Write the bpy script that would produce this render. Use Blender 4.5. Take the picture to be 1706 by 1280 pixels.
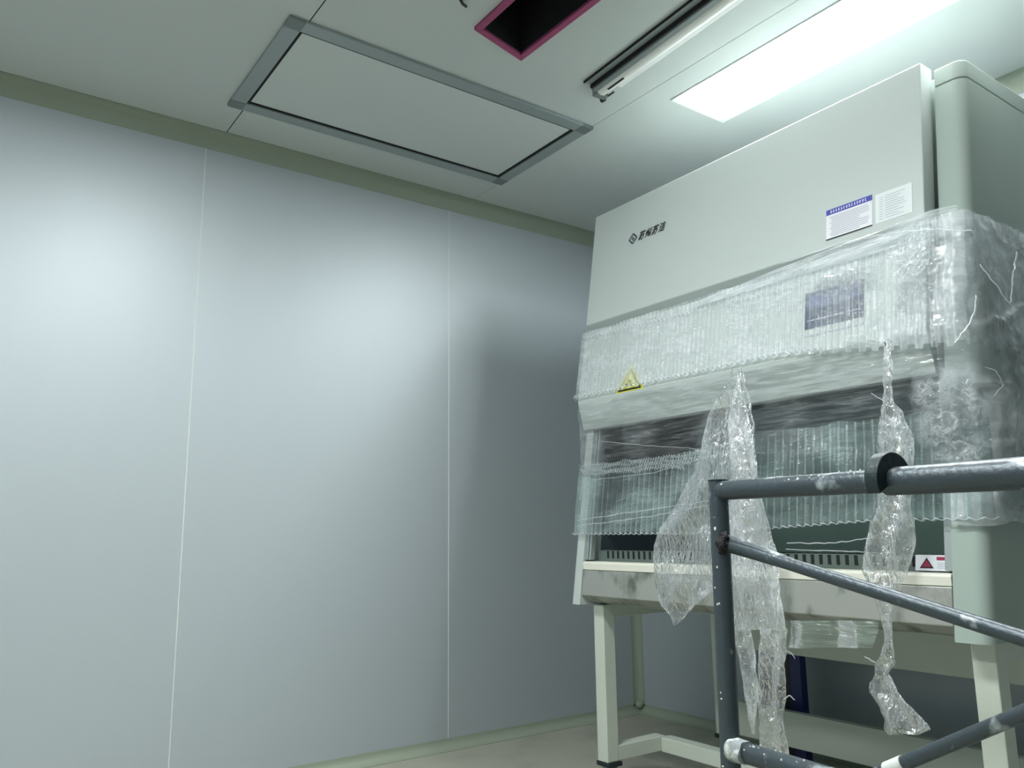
import bpy, bmesh, math, random
from mathutils import Vector, Matrix, noise

random.seed(7)
scn = bpy.context.scene
COL = scn.collection
for o in list(bpy.data.objects):
    bpy.data.objects.remove(o)

# ------------------------------------------------------------------ camera
FPX = 1343.64
cam_d = bpy.data.cameras.new('camera')
cam_d.sensor_width = 36.0
cam_d.lens = FPX / 1706.0 * 36.0
cam_d.clip_start = 0.05
cam = bpy.data.objects.new('camera', cam_d)
COL.objects.link(cam)
R = Matrix(((0.5833947, 0.8121004, -0.0119826),
            (0.1533972, -0.0956852, 0.9835210),
            (0.7975713, -0.5756191, -0.1803961)))
cam.matrix_world = Matrix.Translation((3.28603, -3.18231, 0.95)) @ R.transposed().to_4x4()
scn.camera = cam

# ------------------------------------------------------------------ world, exposure
world = bpy.data.worlds.new('world')
scn.world = world
world.use_nodes = True
world.node_tree.nodes['Background'].inputs[0].default_value = (0.8, 0.9, 0.9, 1)
world.node_tree.nodes['Background'].inputs[1].default_value = 0.02
scn.view_settings.view_transform = 'Standard'
scn.view_settings.look = 'None'
scn.view_settings.exposure = 2.02
scn.view_settings.gamma = 1.0
scn.view_settings.use_curve_mapping = False
scn.cycles.transparent_max_bounces = 24
LAMP_COLOR = (0.955, 0.995, 0.985)
LAMP_STRENGTH = 13.0

# ------------------------------------------------------------------ materials
def lin(c):
    return tuple((v / 255 / 12.92) if v / 255 <= 0.04045 else ((v / 255 + 0.055) / 1.055) ** 2.4 for v in c)

def new_mat(name):
    m = bpy.data.materials.new(name)
    m.use_nodes = True
    nt = m.node_tree
    b = nt.nodes['Principled BSDF']
    return m, nt, b

def N(nt, kind, **kw):
    n = nt.nodes.new(kind)
    for k, v in kw.items():
        setattr(n, k, v)
    return n

def math_node(nt, op, a, b=None, clamp=False):
    n = nt.nodes.new('ShaderNodeMath')
    n.operation = op
    n.use_clamp = clamp
    for i, v in enumerate((a, b)):
        if v is None:
            continue
        if isinstance(v, (int, float)):
            n.inputs[i].default_value = v
        else:
            nt.links.new(v, n.inputs[i])
    return n.outputs[0]

def ramp(nt, val, a, b, invert=False):
    n = nt.nodes.new('ShaderNodeMapRange')
    nt.links.new(val, n.inputs[0])
    n.inputs[1].default_value = a
    n.inputs[2].default_value = b
    n.inputs[3].default_value = 1.0 if invert else 0.0
    n.inputs[4].default_value = 0.0 if invert else 1.0
    return n.outputs[0]

def coord_noise(nt, scale, detail=3, stretch=(1, 1, 1), uv=False, rough=0.5):
    tc = nt.nodes.new('ShaderNodeTexCoord')
    mp = nt.nodes.new('ShaderNodeMapping')
    mp.inputs['Scale'].default_value = stretch
    nt.links.new(tc.outputs['UV' if uv else 'Object'], mp.inputs[0])
    nz = nt.nodes.new('ShaderNodeTexNoise')
    nz.inputs['Scale'].default_value = scale
    nz.inputs['Detail'].default_value = detail
    nz.inputs['Roughness'].default_value = rough
    nt.links.new(mp.outputs[0], nz.inputs['Vector'])
    return nz.outputs[0]

def paint(name, rgb, rough=0.4, metallic=0.0, var=0.03, nscale=3.0, bump=0.0, bscale=60.0, spec=0.5,
          rgb2=None, lo=0.5, hi=0.62, stretch=(1, 1, 1), stscale=8.0):
    """coloured surface with slight tonal noise, optional stains (rgb2) and bump"""
    m, nt, b = new_mat(name)
    c = lin(rgb)
    nz = coord_noise(nt, nscale, 3)
    mx = N(nt, 'ShaderNodeMix', data_type='RGBA')
    nt.links.new(nz, mx.inputs[0])
    mx.inputs[6].default_value = (*[v * (1 - var) for v in c], 1)
    mx.inputs[7].default_value = (*[min(1, v * (1 + var)) for v in c], 1)
    out = mx.outputs[2]
    if rgb2:
        st = coord_noise(nt, stscale, 5, stretch)
        f = ramp(nt, st, lo, hi)
        m2 = N(nt, 'ShaderNodeMix', data_type='RGBA')
        nt.links.new(f, m2.inputs[0])
        nt.links.new(out, m2.inputs[6])
        m2.inputs[7].default_value = (*lin(rgb2), 1)
        out = m2.outputs[2]
    nt.links.new(out, b.inputs['Base Color'])
    b.inputs['Roughness'].default_value = rough
    b.inputs['Metallic'].default_value = metallic
    b.inputs['Specular IOR Level'].default_value = spec
    if bump > 0:
        bn = coord_noise(nt, bscale, 2)
        bp = N(nt, 'ShaderNodeBump')
        bp.inputs['Strength'].default_value = bump
        bp.inputs['Distance'].default_value = 0.01
        nt.links.new(bn, bp.inputs['Height'])
        nt.links.new(bp.outputs[0], b.inputs['Normal'])
    return m

def lamp_mat(name, strength):
    m, nt, b = new_mat(name)
    b.inputs['Base Color'].default_value = (0.9, 0.9, 0.9, 1)
    b.inputs['Emission Color'].default_value = (*LAMP_COLOR, 1)
    b.inputs['Emission Strength'].default_value = strength
    return m

def film_mat(name, base=0.12, rib=0.0, rib_pitch=0.028, crumple=0.2, cscale=30.0, stretch=(1, 1, 1),
             bump=0.5, bscale=40.0, gloss=0.7, tint=(240, 246, 250), streak=0.0, edge=0.0, fade=0.0):
    """thin clear stretch film: where it is folded or crumpled it lies thicker and looks whiter.
    UV is in metres (u along the band, v = height)."""
    m = bpy.data.materials.new(name)
    m.use_nodes = True
    nt = m.node_tree
    nt.nodes.clear()
    out = N(nt, 'ShaderNodeOutputMaterial')
    tc = N(nt, 'ShaderNodeTexCoord')
    sep = N(nt, 'ShaderNodeSeparateXYZ')
    nt.links.new(tc.outputs['UV'], sep.inputs[0])
    u, v = sep.outputs[0], sep.outputs[1]
    alpha = None
    # crumple lines: ridged noise
    nz = coord_noise(nt, cscale, 4, stretch, uv=True, rough=0.6)
    d = math_node(nt, 'ABSOLUTE', math_node(nt, 'SUBTRACT', nz, 0.5))
    ridge = ramp(nt, d, 0.0, 0.07, invert=True)
    big = coord_noise(nt, 6.0, 2, (1, 1, 1), uv=True)
    bigm = ramp(nt, big, 0.38, 0.64)
    alpha = math_node(nt, 'MULTIPLY', math_node(nt, 'MULTIPLY', ridge, math_node(nt, 'ADD', bigm, 0.35)), crumple)
    alpha = math_node(nt, 'ADD', alpha, math_node(nt, 'MULTIPLY', math_node(nt, 'ADD', bigm, 0.38), base))
    if rib > 0:
        wob = math_node(nt, 'MULTIPLY', coord_noise(nt, 3.0, 2, (1, 0.2, 1), uv=True), 0.012)
        uu = math_node(nt, 'ADD', u, wob)
        fr = math_node(nt, 'FRACT', math_node(nt, 'DIVIDE', uu, rib_pitch))
        dd = math_node(nt, 'ABSOLUTE', math_node(nt, 'SUBTRACT', fr, 0.5))
        line = ramp(nt, dd, 0.0, 0.16, invert=True)
        amp = ramp(nt, coord_noise(nt, 14.0, 1, (1, 0.05, 1), uv=True), 0.3, 0.7)
        line = math_node(nt, 'MULTIPLY', line, math_node(nt, 'ADD', amp, 0.35))
        alpha = math_node(nt, 'ADD', alpha, math_node(nt, 'MULTIPLY', line, rib))
    if streak > 0:
        s = coord_noise(nt, 9.0, 3, (0.35, 7.0, 1), uv=True)
        s = ramp(nt, math_node(nt, 'ABSOLUTE', math_node(nt, 'SUBTRACT', s, 0.5)), 0.0, 0.035, invert=True)
        alpha = math_node(nt, 'ADD', alpha, math_node(nt, 'MULTIPLY', s, streak))
    if edge > 0:
        ue = N(nt, 'ShaderNodeUVMap')
        ue.uv_map = 'Sheet'
        se = N(nt, 'ShaderNodeSeparateXYZ')
        nt.links.new(ue.outputs[0], se.inputs[0])
        ds = math_node(nt, 'ABSOLUTE', math_node(nt, 'SUBTRACT', se.outputs[0], 0.5))
        alpha = math_node(nt, 'ADD', alpha, math_node(nt, 'MULTIPLY', ramp(nt, ds, 0.42, 0.5), edge))
    alpha = math_node(nt, 'MINIMUM', alpha, 0.93)
    fd = None
    if fade > 0:
        # the bunched film thins out to a single clear layer at its rim
        uf = N(nt, 'ShaderNodeUVMap')
        uf.uv_map = 'Sheet'
        sf = N(nt, 'ShaderNodeSeparateXYZ')
        nt.links.new(uf.outputs[0], sf.inputs[0])
        rag = math_node(nt, 'MULTIPLY', coord_noise(nt, 12.0, 3, (1, 1, 1), uv=True), 0.35)
        f1 = math_node(nt, 'ADD', math_node(nt, 'ABSOLUTE', math_node(nt, 'SUBTRACT', sf.outputs[0], 0.5)), rag)
        f2 = math_node(nt, 'ADD', math_node(nt, 'ABSOLUTE', math_node(nt, 'SUBTRACT', sf.outputs[1], 0.5)), rag)
        fd = math_node(nt, 'MULTIPLY', ramp(nt, f1, 0.66 - fade, 0.66, invert=True), ramp(nt, f2, 0.66 - fade, 0.66, invert=True))
        alpha = math_node(nt, 'MULTIPLY', alpha, fd)
    bn = coord_noise(nt, bscale, 3, stretch, uv=True)
    bp = N(nt, 'ShaderNodeBump')
    bp.inputs['Strength'].default_value = bump
    bp.inputs['Distance'].default_value = 0.02
    nt.links.new(bn, bp.inputs['Height'])
    tr = N(nt, 'ShaderNodeBsdfTransparent')
    tr.inputs[0].default_value = (0.985, 0.99, 0.99, 1)
    df = N(nt, 'ShaderNodeBsdfDiffuse')
    df.inputs[0].default_value = (*lin(tint), 1)
    tl = N(nt, 'ShaderNodeBsdfTranslucent')
    tl.inputs[0].default_value = (*lin(tint), 1)
    white = N(nt, 'ShaderNodeMixShader')
    white.inputs[0].default_value = 0.4
    nt.links.new(df.outputs[0], white.inputs[1])
    nt.links.new(tl.outputs[0], white.inputs[2])
    body = N(nt, 'ShaderNodeMixShader')
    nt.links.new(alpha, body.inputs[0])
    nt.links.new(tr.outputs[0], body.inputs[1])
    nt.links.new(white.outputs[0], body.inputs[2])
    gl = N(nt, 'ShaderNodeBsdfAnisotropic')
    gl.inputs['Roughness'].default_value = 0.09
    gl.inputs[0].default_value = (1, 1, 1, 1)
    nt.links.new(bp.outputs[0], gl.inputs['Normal'])
    fz = N(nt, 'ShaderNodeFresnel')
    fz.inputs[0].default_value = 1.45
    nt.links.new(bp.outputs[0], fz.inputs['Normal'])
    fac = math_node(nt, 'MULTIPLY', fz.outputs[0], gloss, clamp=True)
    if fd is not None:
        fac = math_node(nt, 'MULTIPLY', fac, fd)
    top = N(nt, 'ShaderNodeMixShader')
    nt.links.new(fac, top.inputs[0])
    nt.links.new(body.outputs[0], top.inputs[1])
    nt.links.new(gl.outputs[0], top.inputs[2])
    nt.links.new(top.outputs[0], out.inputs[0])
    return m

M = {}
M['wall'] = paint('painted_wall_panel', (172, 181, 186), rough=0.47, metallic=0.24, var=0.012, nscale=1.2, bump=0.02, bscale=2.0, spec=0.6)
M['lowbounce'] = paint('low_bounce_top', (112, 118, 116), rough=0.5, metallic=0.4)  # unseen cabinet top, grey chosen to cut light bounced onto the ceiling
M['ceil'] = paint('painted_ceiling_panel', (200, 206, 205), rough=0.5, var=0.015, nscale=1.5, spec=0.4)
M['groove'] = paint('panel_joint_sealant', (206, 210, 208), rough=0.5)
M['darkgroove'] = paint('open_panel_joint', (42, 52, 50), rough=0.8)
M['cove'] = paint('pvc_cove_trim', (148, 158, 142), rough=0.45, var=0.03)
M['floor'] = paint('vinyl_floor', (164, 164, 150), rough=0.42, var=0.05, nscale=4.0, rgb2=(148, 149, 136), lo=0.5, hi=0.75, stscale=5.0, bump=0.05, bscale=25)
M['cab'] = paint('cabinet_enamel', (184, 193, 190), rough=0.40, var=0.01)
M['cabshade'] = paint('cabinet_enamel_shaded', (160, 174, 167), rough=0.55, spec=0.25, var=0.01)  # darker copy of the enamel, with the right side's shade in the colour
M['cream'] = paint('stand_enamel', (196, 203, 192), rough=0.4, var=0.015)
M['steel'] = paint('brushed_steel', (172, 174, 168), rough=0.4, metallic=0.55, var=0.05, rgb2=(112, 118, 108), lo=0.52, hi=0.66, stscale=7.0, stretch=(1.6, 1, 1))
M['chamber'] = paint('chamber_steel', (158, 176, 167), rough=0.4, metallic=0.2, var=0.04)
M['darkwin'] = paint('dark_side_window', (84, 92, 102), rough=0.12, var=0.05)
M['black'] = paint('black_plastic', (24, 26, 28), rough=0.45)
M['darkstrip'] = paint('dark_strip_paint', (52, 56, 62), rough=0.5)  # for the added dark strip behind the sash
M['grille'] = paint('grille_steel', (104, 118, 112), rough=0.4, metallic=0.3)
M['armrest'] = paint('armrest_cream', (222, 222, 210), rough=0.4)
M['void'] = paint('duct_interior', (20, 20, 24), rough=0.9)
M['slotblack'] = paint('slot_black', (14, 20, 18), rough=0.8)  # black of the grille slots, gaps, seam and gasket
M['alu'] = paint('aluminium_frame', (158, 168, 168), rough=0.42, metallic=0.35, var=0.03)
M['aludark'] = paint('aluminium_corner', (128, 137, 137), rough=0.5, metallic=0.35, var=0.06)
M['filterw'] = paint('filter_panel_white', (206, 212, 211), rough=0.55, var=0.01)
M['magenta'] = paint('magenta_foam_tape', (158, 72, 112), rough=0.7, var=0.12, nscale=25, bump=0.3)
M['lampframe'] = paint('lamp_frame_white', (236, 238, 238), rough=0.4)
M['batten'] = paint('batten_white', (232, 234, 230), rough=0.35)
M['pipe'] = paint('weathered_scaffold_paint', (66, 76, 82), rough=0.38, metallic=0.35, var=0.14, nscale=9, rgb2=(178, 188, 190), lo=0.60, hi=0.70, stscale=24, stretch=(0.6, 1, 0.5), bump=0.15, bscale=90)
M['pipedark'] = paint('dark_scaffold_fitting', (40, 52, 54), rough=0.45, metallic=0.4, var=0.2, nscale=20, bump=0.2)
M['lump'] = paint('cement_crust', (140, 148, 150), rough=0.8, var=0.08, nscale=40, rgb2=(206, 210, 206), lo=0.5, hi=0.6, stscale=40, bump=0.3)
M['plaster'] = paint('plaster_splash', (200, 206, 202), rough=0.8, var=0.08, nscale=40)
M['weld'] = paint('weld_bead', (40, 40, 42), rough=0.6, metallic=0.5, bump=0.6, bscale=200)
M['navy'] = paint('navy_enamel', (26, 38, 98), rough=0.4, var=0.05)
M['paper'] = paint('sticker_white', (224, 226, 232), rough=0.5)
M['paper2'] = paint('sticker_pale', (214, 222, 222), rough=0.4)
M['ink'] = paint('pale_ink', (176, 180, 190), rough=0.6)
M['ink2'] = paint('black_ink', (18, 24, 26), rough=0.5)
M['logoblue'] = paint('navy_ink', (24, 48, 70), rough=0.5)
M['blue'] = paint('blue_header', (58, 66, 160), rough=0.5)
M['white'] = paint('white_ink', (226, 230, 240), rough=0.5)
M['yellow'] = paint('warning_yellow', (214, 214, 60), rough=0.5)
M['red'] = paint('warning_red', (150, 30, 70), rough=0.5)
M['screen'] = paint('display_screen', (44, 66, 92), rough=0.2)
M['screen2'] = paint('display_window', (96, 108, 150), rough=0.25)
M['lamp'] = lamp_mat('lit_diffuser', LAMP_STRENGTH)

# clear pane: straight-through glass with a mirror-like sheen
m, nt, b = new_mat('sash_glass')
nt.nodes.remove(b)
tr = N(nt, 'ShaderNodeBsdfTransparent')
tr.inputs[0].default_value = (0.80, 0.86, 0.86, 1)
gl = N(nt, 'ShaderNodeBsdfAnisotropic')
gl.inputs['Roughness'].default_value = 0.03
fz = N(nt, 'ShaderNodeFresnel')
fz.inputs[0].default_value = 1.45
mx = N(nt, 'ShaderNodeMixShader')
nt.links.new(fz.outputs[0], mx.inputs[0])
nt.links.new(tr.outputs[0], mx.inputs[1])
nt.links.new(gl.outputs[0], mx.inputs[2])
nt.links.new(mx.outputs[0], nt.nodes['Material Output'].inputs[0])
M['glass'] = m

# ------------------------------------------------------------------ mesh helpers
def quad(bm, pts, mat=0):
    vs = [bm.verts.new(p) for p in pts]
    f = bm.faces.new(vs)
    f.material_index = mat
    return f

def box(bm, x0, x1, y0, y1, z0, z1, mat=0):
    v = [bm.verts.new((x, y, z)) for x in (x0, x1) for y in (y0, y1) for z in (z0, z1)]
    for idx in ((0, 1, 3, 2), (4, 6, 7, 5), (0, 4, 5, 1), (2, 3, 7, 6), (0, 2, 6, 4), (1, 5, 7, 3)):
        f = bm.faces.new([v[i] for i in idx])
        f.material_index = mat
    return v

def prism_x(bm, prof, x0, x1, mat=0):
    """profile [(y,z)...] extruded along X"""
    a = [bm.verts.new((x0, y, z)) for y, z in prof]
    c = [bm.verts.new((x1, y, z)) for y, z in prof]
    n = len(prof)
    fs = [bm.faces.new(a[::-1]), bm.faces.new(c)]
    for i in range(n):
        fs.append(bm.faces.new((a[i], a[(i + 1) % n], c[(i + 1) % n], c[i])))
    for f in fs:
        f.material_index = mat
    return a, c

def prism(bm, poly, off, mat=0):
    """polygon of 3D points swept by the vector off"""
    off = Vector(off)
    a = [bm.verts.new(p) for p in poly]
    c = [bm.verts.new(Vector(p) + off) for p in poly]
    n = len(poly)
    fs = [bm.faces.new(a[::-1]), bm.faces.new(c)]
    for i in range(n):
        fs.append(bm.faces.new((a[i], a[(i + 1) % n], c[(i + 1) % n], c[i])))
    for f in fs:
        f.material_index = mat
    return fs

def tube(bm, p0, p1, r0, r1=None, seg=24, mat=0, caps=True, rings=1, jitter=0.0, flat=1.0):
    p0, p1 = Vector(p0), Vector(p1)
    r1 = r0 if r1 is None else r1
    d = (p1 - p0).normalized()
    up = Vector((0, 0, 1)) if abs(d.z) < 0.9 else Vector((1, 0, 0))
    a = d.cross(up).normalized()
    c = d.cross(a).normalized()
    prev = None
    first = None
    for k in range(rings + 1):
        t = k / rings
        p = p0.lerp(p1, t)
        r = r0 + (r1 - r0) * t
        if jitter:
            p = p + a * (noise.noise(Vector((t * 7, 3.1, r0 * 50))) * jitter) + c * (noise.noise(Vector((t * 7, 8.1, r0 * 70))) * jitter)
        ring = [bm.verts.new(p + (a * math.cos(2 * math.pi * i / seg) * flat + c * math.sin(2 * math.pi * i / seg)) * r) for i in range(seg)]
        if prev:
            for i in range(seg):
                f = bm.faces.new((prev[i], prev[(i + 1) % seg], ring[(i + 1) % seg], ring[i]))
                f.smooth = True
                f.material_index = mat
        else:
            first = ring
        prev = ring
    if caps:
        for rg in (first[::-1], prev):
            f = bm.faces.new(rg)
            f.material_index = mat
            for ed in f.edges:
                ed.smooth = False

def path_tube(bm, pts, r, seg=10, mat=0, closed=False):
    pts = [Vector(p) for p in pts]
    prev = None
    firstr = None
    n = len(pts)
    for k in range(n):
        if closed:
            d = (pts[(k + 1) % n] - pts[k - 1]).normalized()
        else:
            d = (pts[min(k + 1, n - 1)] - pts[max(k - 1, 0)]).normalized()
        up = Vector((0.13, 0.2, 1)).normalized() if abs(d.z) < 0.9 else Vector((1, 0.1, 0)).normalized()
        a = d.cross(up).normalized()
        c = d.cross(a).normalized()
        rr = r[k] if isinstance(r, (list, tuple)) else r
        ring = [bm.verts.new(pts[k] + (a * math.cos(2 * math.pi * i / seg) + c * math.sin(2 * math.pi * i / seg)) * rr) for i in range(seg)]
        if prev:
            for i in range(seg):
                f = bm.faces.new((prev[i], prev[(i + 1) % seg], ring[(i + 1) % seg], ring[i]))
                f.smooth = True
                f.material_index = mat
        else:
            firstr = ring
        prev = ring
    if closed:
        for i in range(seg):
            f = bm.faces.new((prev[i], prev[(i + 1) % seg], firstr[(i + 1) % seg], firstr[i]))
            f.smooth = True
            f.material_index = mat
    else:
        for rg in (firstr[::-1], prev):
            f = bm.faces.new(rg)
            f.material_index = mat
            for ed in f.edges:
                ed.smooth = False

def obj(name, bm, mats, parent=None, bevel=0.0, seg=2, label=None, normals=True):
    if normals:
        bmesh.ops.recalc_face_normals(bm, faces=bm.faces)
    me = bpy.data.meshes.new(name)
    bm.to_mesh(me)
    bm.free()
    for mt in (mats if isinstance(mats, (list, tuple)) else [mats]):
        me.materials.append(mt)
    o = bpy.data.objects.new(name, me)
    COL.objects.link(o)
    if parent is not None:
        o.parent = parent
        def world_of(q):
            return q.matrix_basis if q.parent is None else world_of(q.parent) @ q.matrix_parent_inverse @ q.matrix_basis
        o.matrix_parent_inverse = world_of(parent).inverted()
    if bevel > 0:
        md = o.modifiers.new('bevel', 'BEVEL')
        md.width = bevel
        md.segments = seg
        md.limit_method = 'ANGLE'
        md.angle_limit = math.radians(40)
        md.harden_normals = False
    if label:
        o['label'] = label
    return o

def thing(name, loc, label, cat, group=None):
    o = bpy.data.objects.new(name, None)
    o.empty_display_size = 0.1
    COL.objects.link(o)
    o.location = loc
    o['label'] = label
    o['category'] = cat
    if group:
        o['group'] = group
    return o

def tag(o, label, cat, group=None):
    o['label'] = label
    o['category'] = cat
    if group:
        o['group'] = group
    return o

def struct(name, bm, mats, bevel=0.0, label=None):
    o = obj(name, bm, mats, bevel=bevel)
    o['kind'] = 'structure'
    return o

NB = bmesh.new

# ------------------------------------------------------------------ room shell
RX, RY, RZ = 5.2, -5.6, 2.62

def panelled_wall(name, axis, fixed, lo, hi, joints, into):
    """steel faced wall panels with a narrow V joint between each; faces the room"""
    bm = NB()
    edges = [lo] + sorted(j for j in joints if lo < j < hi) + [hi]
    g = 0.0022
    pts = []
    for a, b2 in zip(edges[:-1], edges[1:]):
        pts.append((a + (g if a != lo else 0), 0.0))
        pts.append((b2 - (g if b2 != hi else 0), 0.0))
        if b2 != hi:
            pts.append((b2, -0.002))
    for (p, dp), (q, dq) in zip(pts[:-1], pts[1:]):
        def P(s, d, z):
            w = fixed + into * d
            return (w, s, z) if axis == 'x' else (s, w, z)
        quad(bm, [P(p, dp, 0), P(q, dq, 0), P(q, dq, RZ + 0.1), P(p, dp, RZ + 0.1)], 0 if dp == dq == 0.0 else 1)
    # thickness
    T = 0.05
    if axis == 'x':
        box(bm, min(fixed - into * 0.004, fixed - into * T), max(fixed - into * 0.004, fixed - into * T), lo, hi, 0, RZ + 0.1)
    else:
        box(bm, lo, hi, min(fixed - into * 0.004, fixed - into * T), max(fixed - into * 0.004, fixed - into * T), 0, RZ + 0.1)
    return struct(name, bm, [M['wall'], M['groove']])

panelled_wall('wall_left', 'x', 0.0, RY, 0.0, [-1.187 * k for k in range(1, 5)], 1)
panelled_wall('wall_back', 'y', 0.0, 0.0, RX, [0.62 + 1.187 * k for k in range(0, 4)], -1)
panelled_wall('wall_right', 'x', RX, RY, 0.0, [-1.187 * k for k in range(1, 5)], -1)
panelled_wall('wall_front', 'y', RY, 0.0, RX, [0.62 + 1.187 * k for k in range(0, 4)], 1)

bm = NB()
box(bm, -0.05, RX + 0.05, RY - 0.05, 0.05, -0.06, 0.0)
struct('floor', bm, M['floor'])

# ceiling: lengths of panel with joints along X, one hole for the open duct
DUCT = [(1.235, -1.841), (1.178, -1.603), (2.42, -1.575), (2.42, -1.841)]
bm = NB()
ys = [RY, -4.79, -3.547, -2.305, -1.063, 0.0]
g = 0.002
for k in range(len(ys) - 1):
    y0, y1 = ys[k], ys[k + 1]
    a = y0 + (g if k else 0)
    b2 = y1 - (g if k < len(ys) - 2 else 0)
    if y0 == -2.305:
        outer = [bm.verts.new(p) for p in ((0, a, RZ), (RX, a, RZ), (RX, b2, RZ), (0, b2, RZ))]
        inner = [bm.verts.new((x, y, RZ)) for x, y in DUCT]
        es = []
        for loop in (outer, inner):
            for i in range(4):
                es.append(bm.edges.new((loop[i], loop[(i + 1) % 4])))
        bmesh.ops.triangle_fill(bm, edges=es, use_beauty=True)
        top = [bm.verts.new((x, y, RZ + 0.05)) for x, y in DUCT]
        for i in range(4):
            bm.faces.new((inner[i], inner[(i + 1) % 4], top[(i + 1) % 4], top[i])).material_index = 2
    else:
        quad(bm, [(0, a, RZ), (RX, a, RZ), (RX, b2, RZ), (0, b2, RZ)])
for y in ys[1:-1]:
    mi = 1 if y == -2.305 else 3
    quad(bm, [(0, y - g, RZ), (RX, y - g, RZ), (RX, y, RZ + 0.003), (0, y, RZ + 0.003)], mi)
    quad(bm, [(0, y + g, RZ), (RX, y + g, RZ), (RX, y, RZ + 0.003), (0, y, RZ + 0.003)], mi)
for x0, x1, y0, y1 in ((0, RX, RY, -1.90), (0, RX, -1.55, 0), (0, 1.1, -1.90, -1.55), (2.5, RX, -1.90, -1.55)):
    box(bm, x0, x1, y0, y1, RZ + 0.012, RZ + 0.05)
for f in bm.faces:
    if abs(f.normal.z) < 0.01 and f.calc_center_median().z < RZ + 0.001:
        f.normal_update()
bm.normal_update()
o = obj('ceiling', bm, [M['ceil'], M['darkgroove'], M['alu'], M['groove']], normals=False)
o['kind'] = 'structure'

# coved trims, quarter-round fillets
def cove(name, p0, p1, ax, az, r, r2=None, lip_w=0.010):
    """concave fillet between two planes: runs p0->p1, legs along unit vectors ax and az"""
    bm = NB()
    p0, p1, ax, az = Vector(p0), Vector(p1), Vector(ax), Vector(az)
    n = 10
    r2 = r if r2 is None else r2
    e = 0.0025
    prof = [(0.0, r2 + lip_w), (e, r2 + lip_w), (e, r2)]
    for i in range(1, n):
        t = math.pi / 2 * i / n
        prof.append((e + r - r * math.cos(t), e + r2 - r2 * math.sin(t)))
    prof += [(r, e), (r + lip_w * 0.7, e), (r + lip_w * 0.7, 0.0), (0.0, 0.0)]
    a = [bm.verts.new(p0 + ax * u + az * w) for u, w in prof]
    c = [bm.verts.new(p1 + ax * u + az * w) for u, w in prof]
    for i in range(len(prof)):
        f = bm.faces.new((a[i], a[(i + 1) % len(prof)], c[(i + 1) % len(prof)], c[i]))
    bm.faces.new(a[::-1])
    bm.faces.new(c)
    return struct(name, bm, M['cove'])

cove('trim_1', (0, RY, RZ), (0, 0, RZ), (1, 0, 0), (0, 0, -1), 0.034, 0.066)
cove('trim_2', (0, 0, RZ), (RX, 0, RZ), (0, -1, 0), (0, 0, -1), 0.034, 0.066)
cove('baseboard_left', (0, RY, 0), (0, 0, 0), (1, 0, 0), (0, 0, 1), 0.036)
cove('baseboard_back', (0, 0, 0), (RX, 0, 0), (0, -1, 0), (0, 0, 1), 0.036)
cove('trim_3', (0, 0, 0.0), (0, 0, RZ), (1, 0, 0), (0, -1, 0), 0.034)
cove('trim_4', (RX, RY, RZ), (RX, 0, RZ), (-1, 0, 0), (0, 0, -1), 0.034, 0.066)
cove('trim_5', (0, RY, RZ), (RX, RY, RZ), (0, 1, 0), (0, 0, -1), 0.034, 0.066)
cove('baseboard_right', (RX, RY, 0), (RX, 0, 0), (-1, 0, 0), (0, 0, 1), 0.036)
cove('baseboard_front', (0, RY, 0), (RX, RY, 0), (0, 1, 0), (0, 0, 1), 0.036)
# moulded corner cap where the three bottom coves meet
bm = NB()
bmesh.ops.create_uvsphere(bm, u_segments=20, v_segments=12, radius=0.02, matrix=Matrix.Translation((0.022, -0.022, 0.046)))
for f in bm.faces:
    f.smooth = True
struct('trim_6', bm, M['cove'])

# ------------------------------------------------------------------ ceiling fittings
# supply air diffuser module
fx0, fx1, fy0, fy1 = 0.278, 0.952, -2.372, -1.060
W_ = 0.056
zt = RZ - 0.001
fr = thing('air_filter_panel', ((fx0 + fx1) / 2, (fy0 + fy1) / 2, RZ), 'large white rectangular air filter panel in a grey metal frame set in the ceiling', 'ceiling vent')
for (x0, x1, y0, y1) in ((fx0 + W_, fx1 - W_, fy0, fy0 + W_), (fx0 + W_, fx1 - W_, fy1 - W_, fy1),
                         (fx0, fx0 + W_, fy0 + W_, fy1 - W_), (fx1 - W_, fx1, fy0 + W_, fy1 - W_)):
    bm = NB()
    box(bm, x0, x1, y0, y1, RZ - 0.012, zt)
    obj('frame_strip', bm, M['alu'], fr, bevel=0.0012)
for (x0, y0) in ((fx0, fy0), (fx1 - W_, fy0), (fx0, fy1 - W_), (fx1 - W_, fy1 - W_)):
    bm = NB()
    box(bm, x0, x0 + W_, y0, y0 + W_, RZ - 0.0135, zt)
    obj('corner_plate', bm, M['aludark'], fr, bevel=0.001)
bm = NB()
i0, i1, j0, j1 = fx0 + W_, fx1 - W_, fy0 + W_, fy1 - W_
e = 0.012
for (x0, x1, y0, y1) in ((i0, i0 + e, j0, j1), (i1 - e, i1, j0, j1), (i0 + e, i1 - e, j0, j0 + e), (i0 + e, i1 - e, j1 - e, j1)):
    box(bm, x0, x1, y0, y1, RZ - 0.0060, zt)
obj('gasket', bm, M['slotblack'], fr)
bm = NB()
box(bm, i0 + e, i1 - e, j0 + e, j1 - e, RZ - 0.0035, zt)
obj('filter_face', bm, M['filterw'], fr)

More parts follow.
